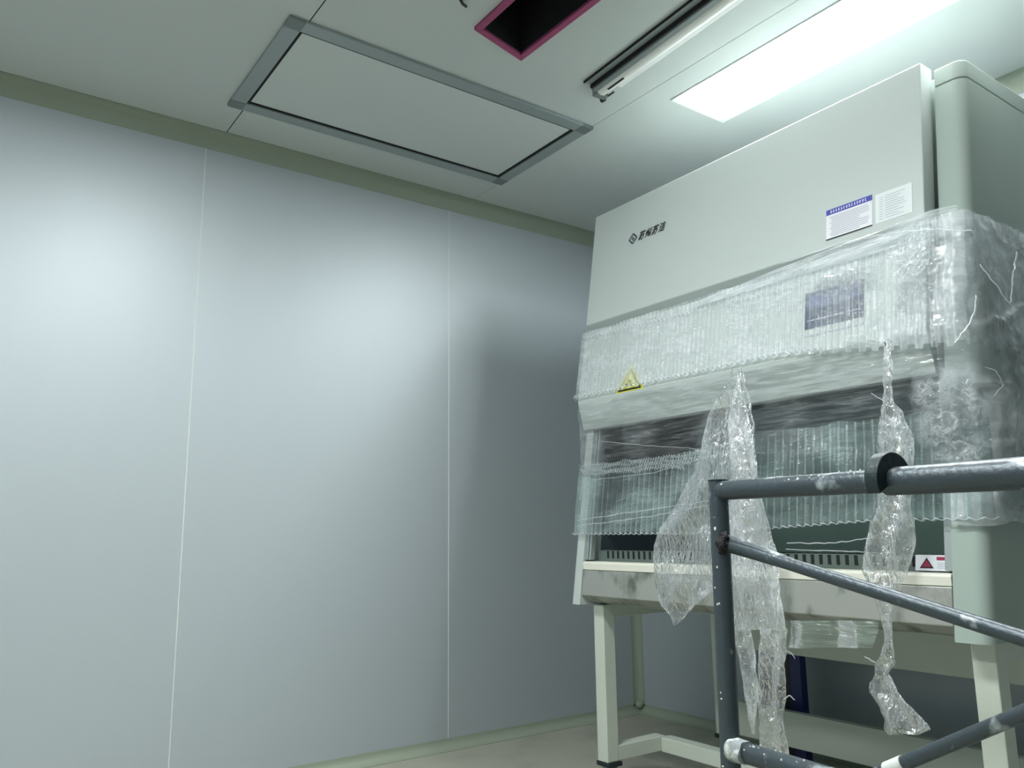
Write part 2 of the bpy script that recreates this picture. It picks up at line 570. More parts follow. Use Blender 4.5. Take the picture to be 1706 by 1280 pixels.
# recessed LED panels
def panel_light(x0, x1, y0, y1, label):
    t = thing('ceiling_light_panel', ((x0 + x1) / 2, (y0 + y1) / 2, RZ), label, 'ceiling light', 'rectangular ceiling light panels')
    bm = NB()
    f = 0.022
    for (a, b2, c, d) in ((x0, x1, y0, y0 + f), (x0, x1, y1 - f, y1), (x0, x0 + f, y0 + f, y1 - f), (x1 - f, x1, y0 + f, y1 - f)):
        box(bm, a, b2, c, d, RZ - 0.006, zt)
    obj('light_frame', bm, M['lampframe'], t, bevel=0.0015)
    bm = NB()
    box(bm, x0 + f, x1 - f, y0 + f, y1 - f, RZ - 0.0075, zt - 0.002)
    obj('diffuser', bm, M['lamp'], t)
    return t

panel_light(1.287, 2.487, -0.953, -0.640, 'lit white light panel in the ceiling right above the tall cabinet')
panel_light(1.287, 2.487, -2.70, -2.387, 'lit white light panel in the ceiling in front of the cabinet, beyond the grey air panel')
panel_light(1.287, 2.487, -4.02, -3.707, 'unseen added light panel at the near end of the room, in line with the one above the cabinet')  # added panel out of view, placed to keep the space under the cabinet dark

# open duct with magenta tape round its mouth
t = thing('open_duct', (1.8, -1.72, RZ), 'open black ceiling duct mouth edged with magenta tape', 'duct')
bm = NB()
C4 = [Vector((x, y, RZ)) for x, y in DUCT]
cen = sum(C4, Vector()) / 4
wt = 0.024
ins = []
for i in range(4):
    p, a, c = C4[i], C4[i - 1], C4[(i + 1) % 4]
    ins.append(p + ((a - p).normalized() + (c - p).normalized()) * wt)
for i in range(4):
    j = (i + 1) % 4
    prism(bm, [C4[i], C4[j], ins[j], ins[i]], (0, 0, -0.012))
obj('edge_tape', bm, M['magenta'], t, bevel=0.002)
bm = NB()
for i in range(4):
    j = (i + 1) % 4
    a, c = ins[i], ins[j]
    quad(bm, [a, c, c + Vector((0, 0, 0.35)), a + Vector((0, 0, 0.35))])
quad(bm, [p + Vector((0, 0, 0.35)) for p in ins])
obj('duct_wall', bm, M['void'], t)

# black cable end poking through the ceiling
bm = NB()
pts = [(1.350, -1.975, RZ + 0.0), (1.345, -1.965, RZ - 0.012), (1.335, -1.95, RZ - 0.016), (1.325, -1.93, RZ - 0.012)]
path_tube(bm, pts, 0.005)
tag(obj('loose_cable', bm, M['black']), 'short black loose cable end poking out of the ceiling beside the open duct', 'cable')

# long lamp batten along the ceiling
t = thing('lamp_batten', (1.8, -1.27, RZ), 'long white unlit tube lamp batten with grey channel along the ceiling', 'lamp')
def skew(bm, ang=-0.055, px=1.2, py=-1.27):
    Rm = Matrix.Rotation(ang, 4, 'Z')
    T1 = Matrix.Translation((px, py, 0))
    bmesh.ops.transform(bm, matrix=T1 @ Rm @ T1.inverted(), verts=bm.verts)
bm = NB()
box(bm, 1.195, 2.55, -1.322, -1.318, RZ - 0.010, zt, 1)
box(bm, 1.195, 2.55, -1.318, -1.290, RZ - 0.006, zt, 0)
box(bm, 1.195, 2.55, -1.290, -1.284, RZ - 0.020, zt, 1)
box(bm, 1.195, 2.55, -1.284, -1.262, RZ - 0.028, zt, 2)
skew(bm)
obj('channel', bm, [M['alu'], M['slotblack'], M['aludark']], t, bevel=0.001)
bm = NB()
prof = [(-1.262, RZ - 0.002)] + [(-1.240 - 0.022 * math.cos(a), RZ - 0.020 - 0.016 * math.sin(a)) for a in [math.pi * i / 10 for i in range(11)]] + [(-1.218, RZ - 0.002)]
prism_x(bm, prof, 1.20, 2.55)
skew(bm)
obj('tube_cover', bm, M['batten'], t)
bm = NB()
box(bm, 1.24, 2.55, -1.214, -1.175, RZ - 0.006, zt)
skew(bm)
obj('reflector_lip', bm, M['lampframe'], t, bevel=0.002)
bm = NB()
box(bm, 1.170, 1.20, -1.262, -1.205, RZ - 0.034, zt)
skew(bm)
ec = obj('end_cap', bm, M['aludark'], t, bevel=0.004)
bm = NB()
tube(bm, (1.163, -1.205, RZ - 0.028), (1.178, -1.205, RZ - 0.028), 0.010)
tube(bm, (1.178, -1.205, RZ - 0.028), (1.235, -1.208, RZ - 0.028), 0.0035)
obj('end_screw', bm, M['pipedark'], t)
bm = NB()
box(bm, 1.245, 1.335, -1.249, -1.241, RZ - 0.0375, RZ - 0.0335)
skew(bm)
obj('cover_clip', bm, M['weld'], t, bevel=0.001)

# ------------------------------------------------------------------ biosafety cabinet
def colY(z):                       # front line of the side columns
    return -0.870 - 0.145 * (2.334 - z)
def panY(z):                       # front face of the upper panel
    return -0.925 - 0.150 * (2.30 - z)
XL0, XL1, XR0, XR1, YB = 0.790, 0.842, 2.250, 2.333, -0.300
cab = thing('biosafety_cabinet', (1.56, -0.7, 0.69), 'tall pale grey biosafety cabinet with sloping front, partly wrapped in clear film', 'lab cabinet')

def side_panel(x0, x1, z0, z1, outer, rr):
    """side wall, rounded on the outer front corner"""
    bm = NB()
    n = 8
    rings = []
    for z in (z0, z1):
        fy = colY(z)
        pts = []
        inner = x0 if outer == x1 else x1
        sgn = 1 if outer == x1 else -1
        pts.append((inner, YB))
        pts.append((inner, fy))
        cx, cy = outer - sgn * rr, fy + rr
        for i in range(n + 1):
            a = math.pi / 2 * i / n
            pts.append((cx + sgn * rr * math.sin(a), cy - rr * math.cos(a)))
        pts.append((outer, YB))
        rings.append([bm.verts.new((x, y, z)) for x, y in pts])
    a, c = rings
    for rg in (a, c[::-1]):
        for ed in bm.faces.new(rg).edges:
            ed.smooth = False
    m_ = len(a)
    for i in range(m_):
        f = bm.faces.new((a[i], a[(i + 1) % m_], c[(i + 1) % m_], c[i]))
        if 2 <= i < m_ - 2:
            f.smooth = True
    return bm
obj('side_panel', side_panel(XR0, XR1, 0.672, 2.222, XR1, 0.032), M['cabshade'], cab)
obj('side_panel', side_panel(XL0, XL1, 0.672, 2.222, XL0, 0.015), M['cab'], cab)
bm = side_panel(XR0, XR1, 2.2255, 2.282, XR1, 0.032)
obj('top_cap', bm, M['cabshade'], cab, bevel=0.003)
bm = side_panel(XL0, XL1, 2.2255, 2.282, XL0, 0.015)
obj('top_cap', bm, M['cab'], cab, bevel=0.003)
bm = NB()
box(bm, XR0 + 0.004, XR1 - 0.006, -0.86, YB - 0.004, 2.22, 2.2275)
obj('seam_strip', bm, M['slotblack'], cab)

bm = NB()                                       # upper carcass behind the panels
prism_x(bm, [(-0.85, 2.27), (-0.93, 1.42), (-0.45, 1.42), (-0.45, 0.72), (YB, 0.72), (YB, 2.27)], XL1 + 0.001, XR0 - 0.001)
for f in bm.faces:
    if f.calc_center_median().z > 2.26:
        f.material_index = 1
obj('carcass', bm, [M['cabshade'], M['lowbounce']], cab)

bm = NB()                                       # big upper front panel
prism_x(bm, [(panY(2.298), 2.298), (panY(1.80), 1.80), (panY(1.80) + 0.035, 1.768), (-0.945, 1.768), (-0.86, 2.298)], 0.800, 2.236)
obj('front_panel', bm, M['cab'], cab, bevel=0.003)

bm = NB()                                       # hood with controls
prism_x(bm, [(-0.955, 1.762), (-1.008, 1.756), (-1.058, 1.468), (-1.030, 1.352), (-0.965, 1.352)], 0.800, 2.236)
hood = obj('hood', bm, M['cab'], cab, bevel=0.003)

def hoodY(z):
    return -1.008 - (1.756 - z) * (0.050 / 0.288)

# control display on the hood
bm = NB()
def hquad(bm, x0, x1, z0, z1, off, th, mat=0, f=hoodY):
    prism(bm, [(x0, f(z0) - off, z0), (x1, f(z0) - off, z0), (x1, f(z1) - off, z1), (x0, f(z1) - off, z1)], (0, th, 0), mat)
hquad(bm, 1.862, 2.056, 1.548, 1.665, 0.002, 0.002, 0)
hquad(bm, 1.872, 2.046, 1.612, 1.655, 0.003, 0.001, 1)
hquad(bm, 1.862, 2.056, 1.524, 1.530, 0.002, 0.002, 2)
hquad(bm, 1.872, 2.046, 1.572, 1.576, 0.003, 0.001, 2)
obj('control_display', bm, [M['screen'], M['screen2'], M['ink']], hood)
# small lock on the side of the hood
bm = NB()
tube(bm, (2.236, -0.995, 1.615), (2.246, -0.995, 1.615), 0.012)
obj('lock', bm, M['black'], hood)

# yellow warning triangle
bm = NB()
def tri(bm, xc, zc, w, h, off, mat, f=hoodY):
    pts = [(xc - w / 2, zc), (xc + w / 2, zc), (xc, zc + h)]
    prism(bm, [(x, f(z) - off, z) for x, z in pts], (0, 0.001, 0), mat)
tri(bm, 1.102, 1.470, 0.150, 0.105, 0.0012, 0)
tri(bm, 1.102, 1.474, 0.126, 0.088, 0.0022, 1)
tri(bm, 1.102, 1.481, 0.098, 0.068, 0.0032, 0)
for k in range(3):
    a = math.radians(90 + 120 * k)
    cx, cz = 1.102 + 0.014 * math.cos(a), 1.500 + 0.010 * math.sin(a)
    ring = []
    for i in range(10):
        b2 = 2 * math.pi * i / 10
        ring.append((cx + 0.009 * math.cos(b2), hoodY(cz) - 0.0042, cz + 0.007 * math.sin(b2)))
    prism(bm, ring, (0, 0.001, 0), 1)
obj('warning_sticker', bm, [M['yellow'], M['ink2']], cab)

# chamber
bm = NB()
quad(bm, [(XL1 + 0.001, -1.04, 0.835), (XR0 - 0.001, -1.04, 0.835), (XR0 - 0.001, -0.452, 0.835), (XL1 + 0.001, -0.452, 0.835)])
quad(bm, [(XL1 + 0.001, -0.452, 0.835), (XR0 - 0.001, -0.452, 0.835), (XR0 - 0.001, -0.452, 1.418), (XL1 + 0.001, -0.452, 1.418)])
quad(bm, [(XL1 + 0.001, -0.452, 1.418), (XR0 - 0.001, -0.452, 1.418), (XR0 - 0.001, -0.93, 1.418), (XL1 + 0.001, -0.93, 1.418)])
quad(bm, [(XR0 - 0.001, -1.02, 0.84), (XR0 - 0.001, -0.452, 0.84), (XR0 - 0.001, -0.452, 1.41), (XR0 - 0.001, -0.96, 1.41)])
obj('chamber_lining', bm, M['chamber'], cab)
bm = NB()
prism(bm, [(XL1 + 0.001, -1.0, 0.845), (XL1 + 0.001, -0.47, 0.845), (XL1 + 0.001, -0.47, 1.40), (XL1 + 0.001, -0.93, 1.40)], (0.003, 0, 0))
obj('side_window', bm, M['darkwin'], cab)
for x0, x1 in ((XL1 + 0.001, XL1 + 0.016), (XL1 + 0.022, XL1 + 0.032), (XR0 - 0.022, XR0 - 0.001)):
    bm = NB()
    prism_x(bm, [(colY(0.84) + 0.008, 0.84), (colY(0.84) + 0.03, 0.84), (colY(1.37) + 0.03, 1.37), (colY(1.37) + 0.008, 1.37)], x0, x1)
    obj('sash_rail', bm, M['alu'], cab, bevel=0.001)

bm = NB()                                       # front sash
prism_x(bm, [(colY(1.02) + 0.016, 1.02), (colY(1.02) + 0.021, 1.02), (colY(1.36) + 0.021, 1.36), (colY(1.36) + 0.016, 1.36)], XL1 + 0.016, XR0 - 0.022)
obj('glass_sash', bm, M['glass'], cab)
bm = NB()                                       # added dark strip, darkens the chamber behind the top of the sash
prism_x(bm, [(colY(1.262) + 0.026, 1.262), (colY(1.262) + 0.032, 1.262), (colY(1.39) + 0.032, 1.39), (colY(1.39) + 0.026, 1.39)], XL1 + 0.016, XR0 - 0.022)
obj('added_dark_strip', bm, M['darkstrip'], cab)
bm = NB()                                       # front air grille: plate with a row of slots
for k in range(46):
    x = 0.93 + k * 0.0278
    box(bm, x, x + 0.011, -1.042, -1.0415, 0.846, 0.874)
    box(bm, x, x + 0.011, -1.030, -0.975, 0.8765, 0.877)
slots = bm
bm = NB()
prism_x(bm, [(-1.041, 0.835), (-1.041, 0.876), (-0.965, 0.876), (-0.960, 0.835)], XL1 + 0.036, XR0 - 0.024)
gr = obj('air_grille', bm, M['grille'], cab, bevel=0.002)
obj('grille_slots', slots, M['slotblack'], gr)

# cream armrest ledge and steel apron
bm = NB()
prism_x(bm, [(-1.092, 0.803), (-1.092, 0.826), (-1.088, 0.834), (-1.02, 0.835), (-1.02, 0.803)], XL1 + 0.002, XR0 - 0.002)
obj('armrest', bm, M['armrest'], cab, bevel=0.002)
bm = NB()
prism_x(bm, [(-1.090, 0.802), (-1.104, 0.708), (-1.062, 0.684), (-1.022, 0.674), (-1.022, 0.802)], XL1 + 0.004, XR0 - 0.003)
obj('apron', bm, M['steel'], cab, bevel=0.003)
bm = NB()
box(bm, XL1 + 0.002, XR0 - 0.002, -1.02, YB, 0.672, 0.80)
obj('drain_pan', bm, M['chamber'], cab, bevel=0.003)

# danger sticker at the right of the grille
bm = NB()
def sticker_quad(bm, x0, x1, z0, z1, y, mat):
    quad(bm, [(x0, y, z0), (x1, y, z0), (x1, y, z1), (x0, y, z1)], mat)
prism(bm, [(2.142, -1.060, 0.838), (2.249, -1.060, 0.838), (2.249, -1.052, 0.878), (2.142, -1.052, 0.878)], (0, 0.002, 0), 0)
def stY(z):
    return -1.060 + (z - 0.838) * 0.2
tri(bm, 2.172, 0.8445, 0.036, 0.0265, 0.0012, 1, stY)
tri(bm, 2.172, 0.8475, 0.026, 0.0185, 0.0022, 2, stY)
hquad(bm, 2.198, 2.236, 0.8655, 0.8735, 0.0015, 0.001, 2, stY)
for k in range(4):
    hquad(bm, 2.200, 2.246, 0.8585 - k * 0.0045, 0.8595 - k * 0.0045, 0.0012, 0.0008, 3, stY)
obj('danger_sticker', bm, [M['paper'], M['ink2'], M['red'], M['ink']], cab)

# information labels on the big panel
pf = lambda z: panY(z)
bm = NB()
hquad(bm, 1.930, 2.082, 1.826, 1.925, 0.0012, 0.001, 0, pf)
hquad(bm, 1.930, 2.082, 1.908, 1.926, 0.0018, 0.001, 1, pf)
hquad(bm, 1.930, 2.082, 1.8245, 1.8285, 0.0018, 0.001, 3, pf)
random.seed(3)
x = 1.944
while x < 2.066:
    w = 0.0062
    for q in range(3):
        hquad(bm, x + random.uniform(0, 0.002), x + w - random.uniform(0, 0.002), 1.9125 + q * 0.0034, 1.9142 + q * 0.0034, 0.0024, 0.0006, 2, pf)
    hquad(bm, x + 0.0025, x + 0.0038, 1.9118, 1.9222, 0.0024, 0.0006, 2, pf)
    x += 0.0088
for r_ in range(11):
    z = 1.899 - r_ * 0.0063
    hquad(bm, 1.942 + (0.006 if r_ % 3 else 0.0), 2.072 - random.choice((0, 0.004, 0.03)), z - 0.0016, z + 0.0006, 0.0020, 0.0006, 4, pf)
obj('instruction_label', bm, [M['paper'], M['blue'], M['white'], M['ink2'], M['ink']], cab)
bm = NB()
hquad(bm, 2.092, 2.203, 1.826, 1.920, 0.0012, 0.001, 0, pf)
for r_ in range(10):
    z = 1.907 - r_ * 0.0078
    hquad(bm, 2.104, 2.116, z - 0.0012, z + 0.0004, 0.0020, 0.0006, 1, pf)
    hquad(bm, 2.122, 2.190 - random.uniform(0, 0.03), z - 0.0012, z + 0.0004, 0.0020, 0.0006, 1, pf)
obj('pale_label', bm, [M['paper2'], M['ink']], cab)

# maker's mark: ringed diamond and brush lettering
def text_mesh(body, size, shear=0.0):
    c = bpy.data.curves.new('lettering', 'FONT')
    c.body = body
    c.size = size
    c.shear = shear
    c.offset = size * 0.026
    c.space_character = 1.15
    c.resolution_u = 3
    o = bpy.data.objects.new('lettering', c)
    COL.objects.link(o)
    bpy.context.view_layer.update()
    me = bpy.data.meshes.new_from_object(o.evaluated_get(bpy.context.evaluated_depsgraph_get()))
    bpy.data.objects.remove(o)
    bpy.data.curves.remove(c)
    return me
ZL = 2.118
X_L = 1.028
me = text_mesh('\u82cf\u5dde\u82cf\u6d01', 0.042, 0.35)
bm = NB()
bm.from_mesh(me)
for v in bm.verts:
    x, y = v.co.x, v.co.y
    z = ZL - 0.018 + y * 0.95
    v.co = Vector((X_L + 0.052 + x * 0.82, panY(z) - 0.0012, z))
def strip(bm, a, b2, w):
    a, b2 = Vector(a), Vector(b2)
    d = (b2 - a).normalized()
    n_ = Vector((-d.y, d.x)) * w / 2
    quad(bm, [(p.x, panY(p.y) - 0.0012, p.y) for p in (a - n_, b2 - n_, b2 + n_, a + n_)], 1)
cx, cz, r = X_L + 0.022, ZL - 0.002, 0.0225
D4 = [Vector((cx - r, cz)), Vector((cx, cz + r)), Vector((cx + r, cz)), Vector((cx, cz - r))]
for i in range(4):
    strip(bm, D4[i], D4[(i + 1) % 4], 0.0055)
strip(bm, (cx - 0.009, cz + 0.001), (cx + 0.002, cz + 0.010), 0.004)
strip(bm, (cx - 0.008, cz + 0.001), (cx + 0.008, cz - 0.001), 0.004)
strip(bm, (cx + 0.009, cz - 0.001), (cx - 0.002, cz - 0.010), 0.004)
obj('nameplate', bm, [M['ink2'], M['logoblue']], cab, normals=False)

# ------------------------------------------------------------------ stand under the cabinet
st = thing('cabinet_stand', (1.56, -0.7, 0.0), 'cream square-tube stand on castors carrying the grey cabinet', 'stand')
LX = ((0.842, 0.898), (2.252, 2.310))
YF0, YF1 = -1.042, -0.985
def part_box(name, x0, x1, y0, y1, z0, z1, mat='cream', parent=st, bv=0.003):
    bm = NB()
    box(bm, x0, x1, y0, y1, z0, z1)
    return obj(name, bm, M[mat], parent, bevel=bv)
for x0, x1 in LX:
    part_box('leg', x0, x1, YF0, YF1, 0.102, 0.6705)
    part_box('leg', x0, x1, -0.375, -0.318, 0.102, 0.6705)
    part_box('top_rail', x0 + 0.002, x1 - 0.002, YF1, -0.375, 0.622, 0.669)
    part_box('base_rail', x0 + 0.001, x1 - 0.001, YF1, -0.735, 0.102, 0.156)
part_box('cross_bar', LX[0][1], LX[1][0], -0.762, -0.706, 0.100, 0.154)
part_box('cross_bar', LX[0][1], LX[1][0], -0.372, -0.335, 0.115, 0.246)
part_box('back_rail', LX[0][1], LX[1][0], -0.370, -0.335, 0.462, 0.668)
# castors
for xc in (0.870, 2.281):
    for yc in (-1.010, -0.346):
        bm = NB()
        box(bm, xc - 0.034, xc + 0.036, yc - 0.034, yc + 0.034, 0.086, 0.1015)
        cs = obj('castor', bm, M['pipedark'], st, bevel=0.002)
        bm = NB()
        prism(bm, [(xc + 0.004, yc - 0.020, 0.09), (xc + 0.004, yc + 0.026, 0.09), (xc + 0.036, yc + 0.014, 0.035), (xc + 0.036, yc - 0.008, 0.035)], (0, 0, 0.001))
        for s in (-0.018, 0.015):
            prism(bm, [(xc - 0.022, yc + s, 0.09), (xc + 0.024, yc + s, 0.09), (xc + 0.026, yc + s, 0.030), (xc + 0.004, yc + s, 0.030)], (0, 0.003, 0))
        obj('fork', bm, M['alu'], cs)
        bm = NB()
        tube(bm, (xc + 0.014, yc - 0.012, 0.036), (xc + 0.014, yc + 0.012, 0.036), 0.0355, seg=32)
        obj('wheel', bm, M['black'], cs, bevel=0.004)

# slim navy panel standing near the back wall
bm = NB()
box(bm, 0.98, 1.185, -0.245, -0.205, 0.0, 0.50, 0)
box(bm, 0.98, 1.135, -0.2462, -0.2450, 0.02, 0.48, 1)
tag(obj('blue_panel', bm, [M['navy'], M['black']], bevel=0.006), 'upright dark navy blue panel standing on the floor behind the cabinet stand', 'panel')

# ------------------------------------------------------------------ scaffold in the foreground
sc = thing('scaffold_frame', (2.1, -1.78, 0.0), 'grey painted tubular scaffold frame splashed with plaster, in front of the cabinet', 'scaffold')
P0, P1 = Vector((2.113, -1.780, 0)), Vector((2.747, -1.848, 0))
dirv = (P1 - P0).normalized()
def sp(x, z, off=0.0):
    """point in the frame's plane at world x"""
    k = (x - P0.x) / dirv.x
    p = P0 + dirv * k
    return Vector((x, p.y + off, z))
XE = 3.30
def part_tube(name, a, c, r, mat='pipe', parent=sc, **kw):
    bm = NB()
    tube(bm, a, c, r, **kw)
    return obj(name, bm, M[mat], parent)
part_tube('post', sp(2.090, 0.0), sp(2.108, 1.055), 0.0205, seg=32)
part_tube('post', sp(XE, 0.0), sp(XE, 1.06), 0.0205, seg=32)
bm = NB()
tube(bm, sp(2.108, 1.055), sp(2.108, 1.0565), 0.022, seg=32)
obj('post_rim', bm, M['pipedark'], sc)
part_tube('top_rail', sp(2.118, 1.033), sp(2.56, 1.030), 0.0208, seg=32)
part_tube('top_rail', sp(2.52, 1.0285), sp(XE - 0.02, 1.0235), 0.0245, seg=32)
part_tube('guard_bar', sp(2.56, 1.043, 0.045), sp(XE - 0.02, 1.048, 0.045), 0.012)
part_tube('lower_rail', sp(2.105, 0.503), sp(XE - 0.02, 0.503), 0.0205, seg=32)
part_tube('brace', sp(2.128, 0.918), sp(XE - 0.02, 0.66), 0.0125, seg=20)
part_tube('brace', sp(2.385, 0.498, -0.026), sp(XE - 0.02, 1.0, -0.026), 0.0115, seg=20)
# brace foot is flattened and welded
bm = NB()
tube(bm, sp(2.118, 0.922), sp(2.30, 0.880), 0.019, 0.0128, seg=20, flat=0.55)
obj('brace_end', bm, M['pipe'], sc)
bm = NB()
for (x, z, r) in ((2.124, 0.920, 0.016), (2.120, 0.905, 0.010), (2.128, 0.935, 0.010)):
    bmesh.ops.create_icosphere(bm, subdivisions=3, radius=r, matrix=Matrix.Translation(sp(x, z, -0.010)))
for v in bm.verts:
    v.co += Vector((noise.noise(v.co * 120), noise.noise(v.co * 120 + Vector((5, 0, 0))), noise.noise(v.co * 120 + Vector((0, 9, 0))))) * 0.004
obj('weld', bm, M['weld'], sc)
bm = NB()
tube(bm, sp(2.109, 0.503, -0.004), sp(2.150, 0.503, -0.004), 0.0245, 0.022, seg=28)
for v in bm.verts:
    v.co += Vector((noise.noise(v.co * 60), noise.noise(v.co * 60 + Vector((5, 0, 0))), noise.noise(v.co * 60 + Vector((0, 9, 0))))) * 0.005
obj('plaster_lump', bm, M['lump'], sc)
# coupler ring on the top rail
bm = NB()
cpos = sp(2.522, 1.030)
seg = 40
d = Vector((dirv.x, dirv.y, 0)).normalized()
side = Vector((-d.y, d.x, 0))
def ringv(r, k):
    return [bm.verts.new(cpos + d * k + (side * math.cos(math.pi * (-0.16 + 1.32 * i / (seg - 1))) + Vector((0, 0, 1)) * math.sin(math.pi * (-0.16 + 1.32 * i / (seg - 1)))) * r) for i in range(seg)]
o0, o1, i0_, i1_ = ringv(0.049, -0.013), ringv(0.049, 0.013), ringv(0.0200, -0.013), ringv(0.0200, 0.013)
for q in (0, seg - 1):
    bm.faces.new((o0[q], o1[q], i1_[q], i0_[q]))
for i in range(seg - 1):
    j = i + 1
    for q in ((o0[i], o0[j], o1[j], o1[i]), (i0_[i], i0_[j], i1_[j], i1_[i]), (o0[i], o0[j], i0_[j], i0_[i]), (o1[i], o1[j], i1_[j], i1_[i])):
        bm.faces.new(q)
obj('coupler_ring', bm, M['pipedark'], sc, bevel=0.003)
# white tape on the lower brace
k0 = sp(2.485, 0.498 + (2.485 - 2.385) * 0.5552, -0.026)
k1 = sp(2.518, 0.498 + (2.518 - 2.385) * 0.5552, -0.026)
part_tube('tape_wrap', k0, k1, 0.0135, 'plaster')
# hardened plaster spatters
bm = NB()
random.seed(12)
for k in range(60):
    if k < 34:
        x = random.uniform(2.13, 2.50)
        c = sp(x, 1.031)
        a = random.uniform(0.6, 2.3)
        p = c + Vector((0, -math.cos(a), math.sin(a))) * 0.0208
    elif k < 48:
        x = random.uniform(2.13, 2.30)
        c = sp(x, 0.503)
        a = random.uniform(0.4, 2.0)
        p = c + Vector((0, -math.cos(a), math.sin(a))) * 0.0205
    else:
        z = random.uniform(0.35, 1.0)
        c = sp(2.090 + 0.018 * z / 1.055, z)
        a = random.uniform(-0.8, 1.2)
        p = c + Vector((math.sin(a), -math.cos(a), 0)) * 0.0205
    r = random.uniform(0.0010, 0.0028)
    bmesh.ops.create_icosphere(bm, subdivisions=2, radius=r, matrix=Matrix.Translation(p) @ Matrix.Diagonal((random.uniform(0.6, 1.6), 0.7, random.uniform(0.7, 1.8), 1)))
o = obj('plaster_spatter', bm, M['plaster'], sc)
o['kind'] = 'stuff'

# ------------------------------------------------------------------ stretch film round the cabinet
F_up = film_mat('film_upper', base=0.34, rib=0.30, rib_pitch=0.0205, crumple=0.12, cscale=16, stretch=(0.6, 2.0, 1), bump=0.18, bscale=50, gloss=0.6)
F_low = film_mat('film_lower', base=0.26, rib=0.30, rib_pitch=0.027, crumple=0.10, cscale=14, stretch=(0.5, 4, 1), bump=0.2, bscale=50, streak=0.12, tint=(200, 222, 222), gloss=0.6)
F_thin = film_mat('film_thin', base=0.07, rib=0.0, crumple=0.08, cscale=7, stretch=(0.5, 3.5, 1), bump=0.3, bscale=18, streak=0.14, gloss=0.7)
F_lap = film_mat('film_lap', base=0.30, rib=0.0, crumple=0.12, cscale=7, stretch=(0.5, 4, 1), bump=0.4, bscale=18, streak=0.35, gloss=0.8)
F_side = film_mat('film_side', base=0.36, rib=0.0, crumple=0.26, cscale=5, stretch=(1, 1, 1), bump=0.45, bscale=14, gloss=0.7)
F_tail = film_mat('film_tail', base=0.32, rib=0.0, crumple=0.30, cscale=11, stretch=(2.0, 0.8, 1), bump=1.0, bscale=55, gloss=1.2, edge=0.3)
F_bunch = film_mat('film_bunch', base=0.16, rib=0.0, crumple=0.45, cscale=26, stretch=(1, 1.3, 1), bump=0.9, bscale=70, gloss=1.1, fade=0.22)
F_cord = film_mat('film_cord', base=0.5, rib=0.0, crumple=0.25, cscale=60, bump=0.8, bscale=120)

wrap = thing('stretch_film', (1.56, -0.8, 0.95), 'clear plastic stretch film wrapped and hanging in shreds around the grey cabinet', 'plastic film')

def grid(fn, nu, nv, uvfn):
    """surface fn(s,t) for s,t in 0..1 with UVs"""
    bm = NB()
    uvl = bm.loops.layers.uv.new('UVMap')
    uvs = bm.loops.layers.uv.new('Sheet')
    vs = [[bm.verts.new(fn(i / nu, j / nv)) for j in range(nv + 1)] for i in range(nu + 1)]
    for i in range(nu):
        for j in range(nv):
            f = bm.faces.new((vs[i][j], vs[i + 1][j], vs[i + 1][j + 1], vs[i][j + 1]))
            f.smooth = True
            for lp, (a, b2) in zip(f.loops, ((i, j), (i + 1, j), (i + 1, j + 1), (i, j + 1))):
                lp[uvl].uv = uvfn(a / nu, b2 / nv)
                lp[uvs].uv = (a / nu, b2 / nv)
    return bm

# plan path: left flank -> front -> round the right column -> right flank
def path_point(u, yf, xr=2.345, xl=0.778, yb=-0.50):
    """u in metres; returns (x, y, nx, ny)"""
    r = 0.03
    L0 = 0.55
    yb = yf + L0
    W = xr - xl
    if u < L0 - r:
        return xl, min(yb - u, YB + 0.01), -1, 0
    u -= L0 - r
    if u < r * 1.57:
        a = u / r
        return xl + r - r * math.cos(a), yf + r - r * math.sin(a), -math.cos(a), -math.sin(a)
    u -= r * 1.57
    if u < W - 2 * r:
        return xl + r + u, yf, 0, -1
    u -= W - 2 * r
    if u < r * 1.57:
        a = u / r
        return xr - r + r * math.sin(a), yf + r - r * math.cos(a), math.sin(a), -math.cos(a)
    u -= r * 1.57
    return xr, min(yf + r + u, YB + 0.02), 1, 0

def yupper(z):
    if z > 1.756:
        return -1.014
    if z > 1.466:
        return hoodY(z) - 0.006
    return -1.064 + (1.466 - z) * 0.05

def nz3(x, y, z):
    return noise.noise(Vector((x, y, z)))

TOT = 0.5 + 1.567 + 0.55
# upper band over the hood
def upper(s, t):
    u = s * (TOT + 0.05)
    x, y, nx, ny = path_point(u, -1.05)
    rightness = max(0.0, min(1.0, (u - 1.55) / 0.5))
    ztop = 1.762 + 0.020 * rightness + 0.006 * nz3(u * 9, 0, 1)
    zbot = 1.484 - 0.07 * rightness + 0.006 * (1 if int(u / 0.0205) % 2 else -1)
    z = zbot + (ztop - zbot) * t
    yf = yupper(z)
    x, y, nx, ny = path_point(u, yf)
    amp = 0.0032 * math.sin(2 * math.pi * u / 0.0205) * (1 - 0.6 * rightness)
    amp += rightness * rightness * 0.014 * (noise.fractal(Vector((u * 9, z * 9, 2)), 0.8, 2.0, 4) + 0.4)
    return (x + nx * (0.004 + amp), y + ny * (0.004 + amp), z)
obj('upper_band', grid(upper, 620, 34, lambda s, t: (s * (TOT + 0.05), t * 0.3)), F_up, wrap, normals=False)

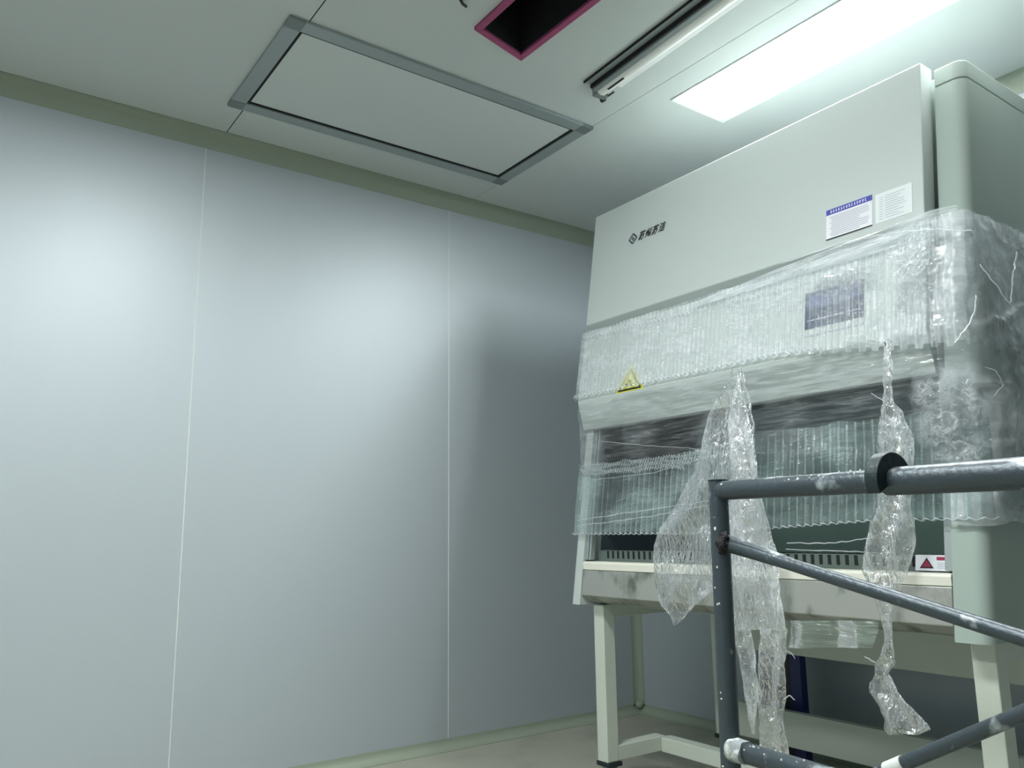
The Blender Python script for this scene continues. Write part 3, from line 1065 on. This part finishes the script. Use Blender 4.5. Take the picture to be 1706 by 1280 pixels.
# crimped zigzag edges of the gathered film
def crimp(name, z0, u0, u1, pitch, yfun, amp=0.006, r=0.0022, off=0.006, dz=lambda u: 0.0):
    bm = NB()
    pts = []
    rad = []
    n = int((u1 - u0) / pitch)
    for k in range(n * 4):
        u = u0 + k * pitch / 4
        z = z0 + dz(u) + amp * (1, 0.2, -1, -0.2)[k % 4] * (0.7 + 0.6 * random.random())
        x, y, nx, ny = path_point(u, yfun(z))
        o_ = off + (0.004, 0.0, -0.002, 0.0)[k % 4]
        pts.append((x + nx * o_, y + ny * o_, z))
        rad.append(r * (1.4, 0.8, 0.6, 0.9)[k % 4])
    path_tube(bm, pts, rad, seg=6)
    return obj(name, bm, F_cord, wrap)
random.seed(5)
crimp('crimped_edge', 1.486, 0.52, 1.72, 0.0205, yupper, amp=0.006, r=0.0020, off=0.009, dz=lambda u: -0.03 * max(0.0, (u - 1.5) / 0.5))
crimp('crimped_edge', 1.738, 0.53, 1.62, 0.0205, yupper, amp=0.007, r=0.0013, off=0.007, dz=lambda u: -0.045 * max(0.0, (u - 0.53) / 1.1))

def ylow(z):
    return colY(z) - 0.012

# lower band across the opening
def lower(s, t):
    u = s * TOT
    zt_ = 1.205 + 0.045 * max(0.0, min(1.0, (u - 1.0) / 0.5)) + 0.010 * nz3(u * 12, 3, 1)
    zb_ = 0.938 + 0.030 * max(0.0, min(1.0, (u - 1.2) / 0.6)) + 0.004 * (1 if int(u / 0.0135) % 2 else -1)
    z = zb_ + (zt_ - zb_) * t
    x, y, nx, ny = path_point(u, ylow(z))
    amp = 0.0035 * math.sin(2 * math.pi * u / 0.027) + 0.004 * nz3(u * 14, z * 14, 4)
    return (x + nx * (0.006 + amp), y + ny * (0.006 + amp), z)
obj('lower_band', grid(lower, 620, 22, lambda s, t: (s * TOT, t * 0.27 + 3.0)), F_low, wrap, normals=False)
crimp('crimped_edge', 0.938, 0.50, 2.25, 0.027, ylow, amp=0.003, r=0.0016, off=0.010, dz=lambda u: 0.030 * max(0.0, min(1.0, (u - 1.2) / 0.6)))
for q in range(4):
    crimp('crimped_edge', 1.204 - q * 0.012, 0.56 + 0.01 * q, 1.22 - 0.03 * q, 0.0125, ylow, amp=0.006, r=0.0010, off=0.009 + 0.002 * q, dz=lambda u, q=q: 0.010 * nz3(u * 14, q * 2.3, 0))

# thin sheet stretched between the two bands
def thin(s, t):
    u = 0.52 + s * 1.60
    z = 1.17 + 0.29 * t
    y0 = yupper(1.46) + 0.004
    y1 = ylow(1.17)
    yf = y1 + (y0 - y1) * t + 0.002
    x, y, nx, ny = path_point(u, yf)
    amp = 0.008 * nz3(u * 5, z * 16, 8) + 0.003 * nz3(u * 20, z * 60, 3)
    return (x + nx * amp, y + ny * amp, z)
obj('thin_sheet', grid(thin, 240, 40, lambda s, t: (s * 1.6, t * 0.29 + 7.0)), F_thin, wrap, normals=False)

# the sheet over the right flank, standing off in big folds
def side(s, t):
    z = 0.955 + (1.775 - 0.955) * t
    u = s * 0.86
    # starts in front of the column
    X0 = 2.262
    yf = (yupper(z) if z > 1.3 else ylow(z)) - 0.004
    r = 0.075
    if u < r * 1.2:
        a = u / r / 1.2 * math.pi / 2
        x = X0 + 0.092 * math.sin(a)
        y = yf + 0.05 * (1 - math.cos(a))
        nx, ny = math.sin(a), -math.cos(a)
    else:
        x = X0 + 0.092
        y = yf + 0.05 + (u - r * 1.2)
        nx, ny = 1, 0
    k = min(1.0, max(0.0, (u - 0.02) / 0.1))
    bulge = 0.022 * k * math.sin(math.pi * min(1, max(0, t))) + 0.004
    f = noise.fractal(Vector((u * 5 + t * 2.0, z * 5 - u * 2.5, 6)), 0.9, 2.0, 4)
    ridge = (1 - min(1.0, abs(f) * 3.0)) ** 2
    amp = bulge + k * 0.012 * ridge + 0.003 * k * nz3(u * 30, z * 30, 2)
    if y > YB + 0.02:
        y = YB + 0.02 + (y - YB - 0.02) * 0.2
    return (x + nx * amp, y + ny * amp, z + 0.008 * nz3(u * 10, t, 9) * (1 if t in (0, 1) else 0))
obj('side_sheet', grid(side, 150, 150, lambda s, t: (s * 0.86, t * 0.82 + 11.0)), F_side, wrap, normals=False)

# hazy lap of film rising in front of the big panel towards the right
def lap(s, t):
    x = 1.42 + 0.90 * s
    zt_ = 1.748 + 0.060 * s ** 0.8
    z = 1.728 + (zt_ - 1.728) * t
    k = max(0.0, (x - 2.24) / 0.08)
    return (x, -1.030 + 0.03 * k * k + 0.006 * nz3(x * 6, z * 30, 3) + 0.010 * t, z)
obj('lap_sheet', grid(lap, 160, 16, lambda s, t: (s * 0.9 + 20, t * 0.09 * 3)), F_lap, wrap, normals=False)

# crumpled bunch at the right hand end of the opening
def bunch(cx, cz, w, h, y, depth, seed, name='crumpled_bunch', mat=None, nu=60, nv=60):
    def fn(s, t):
        a = (s - 0.5) * 2
        c = (t - 0.5) * 2
        rag = 1 + 0.18 * nz3(s * 4, t * 4, seed)
        x = cx + a * w / 2 * rag + 0.02 * nz3(t * 6, seed, 1)
        z = cz + c * h / 2 * rag + 0.02 * nz3(s * 6, seed, 5)
        f = noise.fractal(Vector((x * 16, z * 16, seed)), 0.9, 2.0, 5)
        ridge = (1 - min(1.0, abs(f) * 2.2))
        yy = y - depth * 0.5 * ridge * (1 - a * a * a * a) - 0.008 * (1 - a * a) * (1 - c * c)
        return (x, yy, z)
    return obj(name, grid(fn, nu, nv, lambda s, t: (s * w + seed, t * h + seed)), mat or F_bunch, wrap, normals=False)
bunch(2.285, 1.215, 0.19, 0.30, -1.072, 0.016, 4)
bunch(2.262, 1.260, 0.15, 0.20, -1.092, 0.014, 6)
bunch(2.215, 1.640, 0.150, 0.210, -1.055, 0.014, 9)
bunch(1.99, 1.665, 0.26, 0.10, -1.040, 0.006, 14)

# hanging shreds
TAIL_A = (-1.135, [(1.649,1.459,1.693,1.451), (1.619,1.409,1.698,1.397), (1.591,1.364,1.704,1.348), (1.547,1.301,1.712,1.281), (1.516,1.225,1.715,1.207), (1.467,1.151,1.723,1.133), (1.389,1.055,1.728,1.042), (1.317,0.957,1.736,0.952), (1.285,0.896,1.743,0.899), (1.270,0.836,1.699,0.846), (1.261,0.775,1.623,0.790), (1.267,0.736,1.514,0.749), (1.287,0.697,1.449,0.708), (1.326,0.665,1.408,0.671), (1.349,0.640,1.359,0.641)])
TAIL_B = (-1.150, [(1.679,1.441,1.688,1.439), (1.663,1.382,1.695,1.377), (1.645,1.307,1.707,1.300), (1.628,1.176,1.737,1.167), (1.623,1.046,1.748,1.041), (1.616,0.917,1.768,0.917), (1.610,0.808,1.784,0.815), (1.605,0.719,1.794,0.731), (1.606,0.648,1.802,0.665)])
TAIL_B1 = (-1.155, [(1.611,0.652,1.674,0.658), (1.616,0.606,1.679,0.612), (1.626,0.555,1.688,0.562), (1.635,0.496,1.691,0.504), (1.639,0.446,1.683,0.452), (1.648,0.397,1.670,0.401), (1.656,0.358,1.661,0.359)])
TAIL_B2 = (-1.150, [(1.698,0.659,1.804,0.668), (1.696,0.613,1.794,0.623), (1.685,0.553,1.779,0.564), (1.684,0.485,1.778,0.499), (1.681,0.418,1.764,0.432), (1.679,0.352,1.771,0.369), (1.674,0.286,1.769,0.305), (1.670,0.188,1.765,0.210), (1.678,0.110,1.742,0.127)])
TAIL_C = (-1.130, [(2.160,1.457,2.171,1.454), (2.150,1.392,2.176,1.388), (2.140,1.328,2.168,1.324), (2.135,1.277,2.168,1.272), (2.125,1.249,2.189,1.241), (2.114,1.202,2.208,1.192), (2.104,1.138,2.208,1.130), (2.098,1.075,2.202,1.068), (2.092,1.011,2.187,1.008), (2.068,0.949,2.183,0.947), (2.047,0.870,2.172,0.872), (2.040,0.831,2.157,0.834), (2.046,0.792,2.139,0.796), (2.058,0.762,2.116,0.765), (2.069,0.717,2.102,0.719), (2.077,0.665,2.106,0.668), (2.067,0.629,2.108,0.634), (2.045,0.597,2.098,0.603), (2.045,0.576,2.082,0.581), (2.026,0.549,2.092,0.558), (2.023,0.524,2.109,0.536), (2.050,0.491,2.137,0.504), (2.056,0.455,2.173,0.475), (2.058,0.441,2.176,0.462), (2.066,0.429,2.146,0.444)])
TAIL_D = (-1.100, [(1.778,0.686,2.047,0.707), (1.771,0.655,2.044,0.679), (1.765,0.628,2.039,0.654), (1.763,0.607,2.030,0.635)])

def tail(data, depth=0.018, n=20, sub=5, mat=None, seed=0.0, name='hanging_shred', drift=0.0, ragged=0.006):
    y0, rows = data
    R_ = []
    for k in range(len(rows) - 1):
        for q in range(sub):
            t = q / sub
            tt = t * t * (3 - 2 * t)
            R_.append([rows[k][i] + (rows[k + 1][i] - rows[k][i]) * (0.5 * t + 0.5 * tt) for i in range(4)])
    R_.append(list(rows[-1]))
    m_ = len(R_) - 1
    def fn(s, t):
        r_ = R_[round(t * m_)]
        x = r_[0] + (r_[2] - r_[0]) * s
        z = r_[1] + (r_[3] - r_[1]) * s
        w = abs(r_[2] - r_[0])
        edge = min(s, 1 - s) * 2
        x += ragged * nz3(z * 40, seed, s * 1.5) * (1 - edge)
        f = noise.fractal(Vector((x * 14 + seed, z * 5, seed)), 0.8, 2.0, 4)
        ridge = (1 - min(1.0, abs(f) * 2.0))
        fold = math.sin(s * math.pi * 3 + nz3(z * 5, seed, 2) * 3)
        y = y0 + drift * t - depth * 0.4 * (ridge - 0.5) - min(0.012, w * 0.12) * fold
        return (x, y, z)
    zz = rows[0][1]
    def uv(s, t):
        r_ = R_[round(t * m_)]
        return (r_[0] + (r_[2] - r_[0]) * s + seed * 3, r_[1] + (r_[3] - r_[1]) * s)
    return obj(name, grid(fn, n, m_, uv), mat or F_tail, wrap, normals=False)
F_veil = film_mat('film_veil', base=0.12, rib=0.0, crumple=0.12, cscale=8, stretch=(1.8, 0.8, 1), bump=1.0, bscale=50, gloss=1.2, edge=0.3)
F_fringe = film_mat('film_fringe', base=0.30, rib=0.0, crumple=0.10, cscale=7, stretch=(0.5, 4, 1), bump=0.5, bscale=20, streak=0.3, tint=(186, 206, 196))
tail(TAIL_A, seed=1.0, n=44, mat=F_veil, depth=0.022)
tail(TAIL_B, seed=2.0, n=24, depth=0.02)
tail(TAIL_B1, seed=3.0, n=16, depth=0.02)
tail(TAIL_B2, seed=4.0, n=22, depth=0.028)
tail(TAIL_C, seed=5.0, n=24, depth=0.02)
tail(TAIL_D, seed=6.0, n=40, mat=F_fringe, depth=0.006)

# twisted strands
def strand(pts, r=0.003, name='twisted_strand', wob=0.004):
    P = [Vector(p) for p in pts]
    out = []
    for k in range(len(P) - 1):
        for q in range(10):
            t = q / 10
            p = P[k].lerp(P[k + 1], t)
            out.append(p + Vector((nz3(p.x * 60, p.z * 60, 1), nz3(p.x * 60, p.z * 60, 7) * 0.5, nz3(p.x * 60, p.z * 60, 4))) * wob)
    out.append(P[-1])
    bm = NB()
    path_tube(bm, out, [r * (0.4 + 0.45 * abs(nz3(k * 0.6, 1, 2))) for k in range(len(out))], seg=7)
    return obj(name, bm, F_cord, wrap)
strand([(2.385,-1.092,1.521), (2.385,-1.110,1.474), (2.385,-1.164,1.424), (2.385,-1.233,1.379)], 0.004)
strand([(0.828,-1.100,0.990), (1.157,-1.100,1.018), (1.506,-1.100,1.043)], 0.0025)
strand([(0.828,-1.100,0.971), (1.156,-1.100,0.992), (1.504,-1.100,1.028)], 0.0025)
strand([(0.948,-1.075,1.294), (1.176,-1.075,1.256), (1.445,-1.075,1.219)], 0.0015)
strand([(0.912,-1.095,1.144), (1.250,-1.095,1.150), (1.499,-1.095,1.189)], 0.0015)
strand([(2.003,-1.080,1.492), (2.073,-1.080,1.485), (2.131,-1.080,1.444)], 0.002)
strand([(2.106,-1.080,1.454), (1.999,-1.080,1.486)], 0.0015)
strand([(1.781,-1.100,0.908), (1.939,-1.100,0.907), (2.030,-1.100,0.920), (2.100,-1.100,0.936)], 0.003)
strand([(1.779,-1.100,0.890), (1.955,-1.100,0.887), (2.078,-1.100,0.882)], 0.0025)
strand([(2.090,-1.100,1.314), (2.126,-1.100,1.281), (2.165,-1.100,1.246)], 0.0018)
strand([(1.804,-1.060,1.774), (2.014,-1.060,1.779), (2.195,-1.060,1.758), (2.292,-1.060,1.732), (2.381,-1.060,1.700)], 0.0022)
strand([(1.326,-1.045,1.730), (1.790,-1.045,1.737), (2.003,-1.045,1.761), (2.186,-1.045,1.745)], 0.0016)
strand([(1.791,-1.150,0.611), (1.810,-1.150,0.600), (1.817,-1.150,0.588)], 0.002)
strand([(1.771,-1.150,0.472), (1.792,-1.150,0.485), (1.808,-1.150,0.477)], 0.003)
strand([(2.019,-1.130,0.615), (2.038,-1.130,0.605), (2.054,-1.130,0.604)], 0.003)
strand([(2.400,-0.858,1.676), (2.400,-0.898,1.610), (2.400,-0.936,1.522)], 0.004)
strand([(2.395,-1.075,1.603), (2.395,-1.010,1.567), (2.395,-0.906,1.511)], 0.003)
strand([(2.390,-1.199,1.294), (2.390,-1.214,1.281), (2.390,-1.181,1.270)], 0.003)
strand([(2.395,-1.111,1.332), (2.395,-1.055,1.329), (2.395,-1.024,1.299), (2.395,-1.088,1.263)], 0.002)
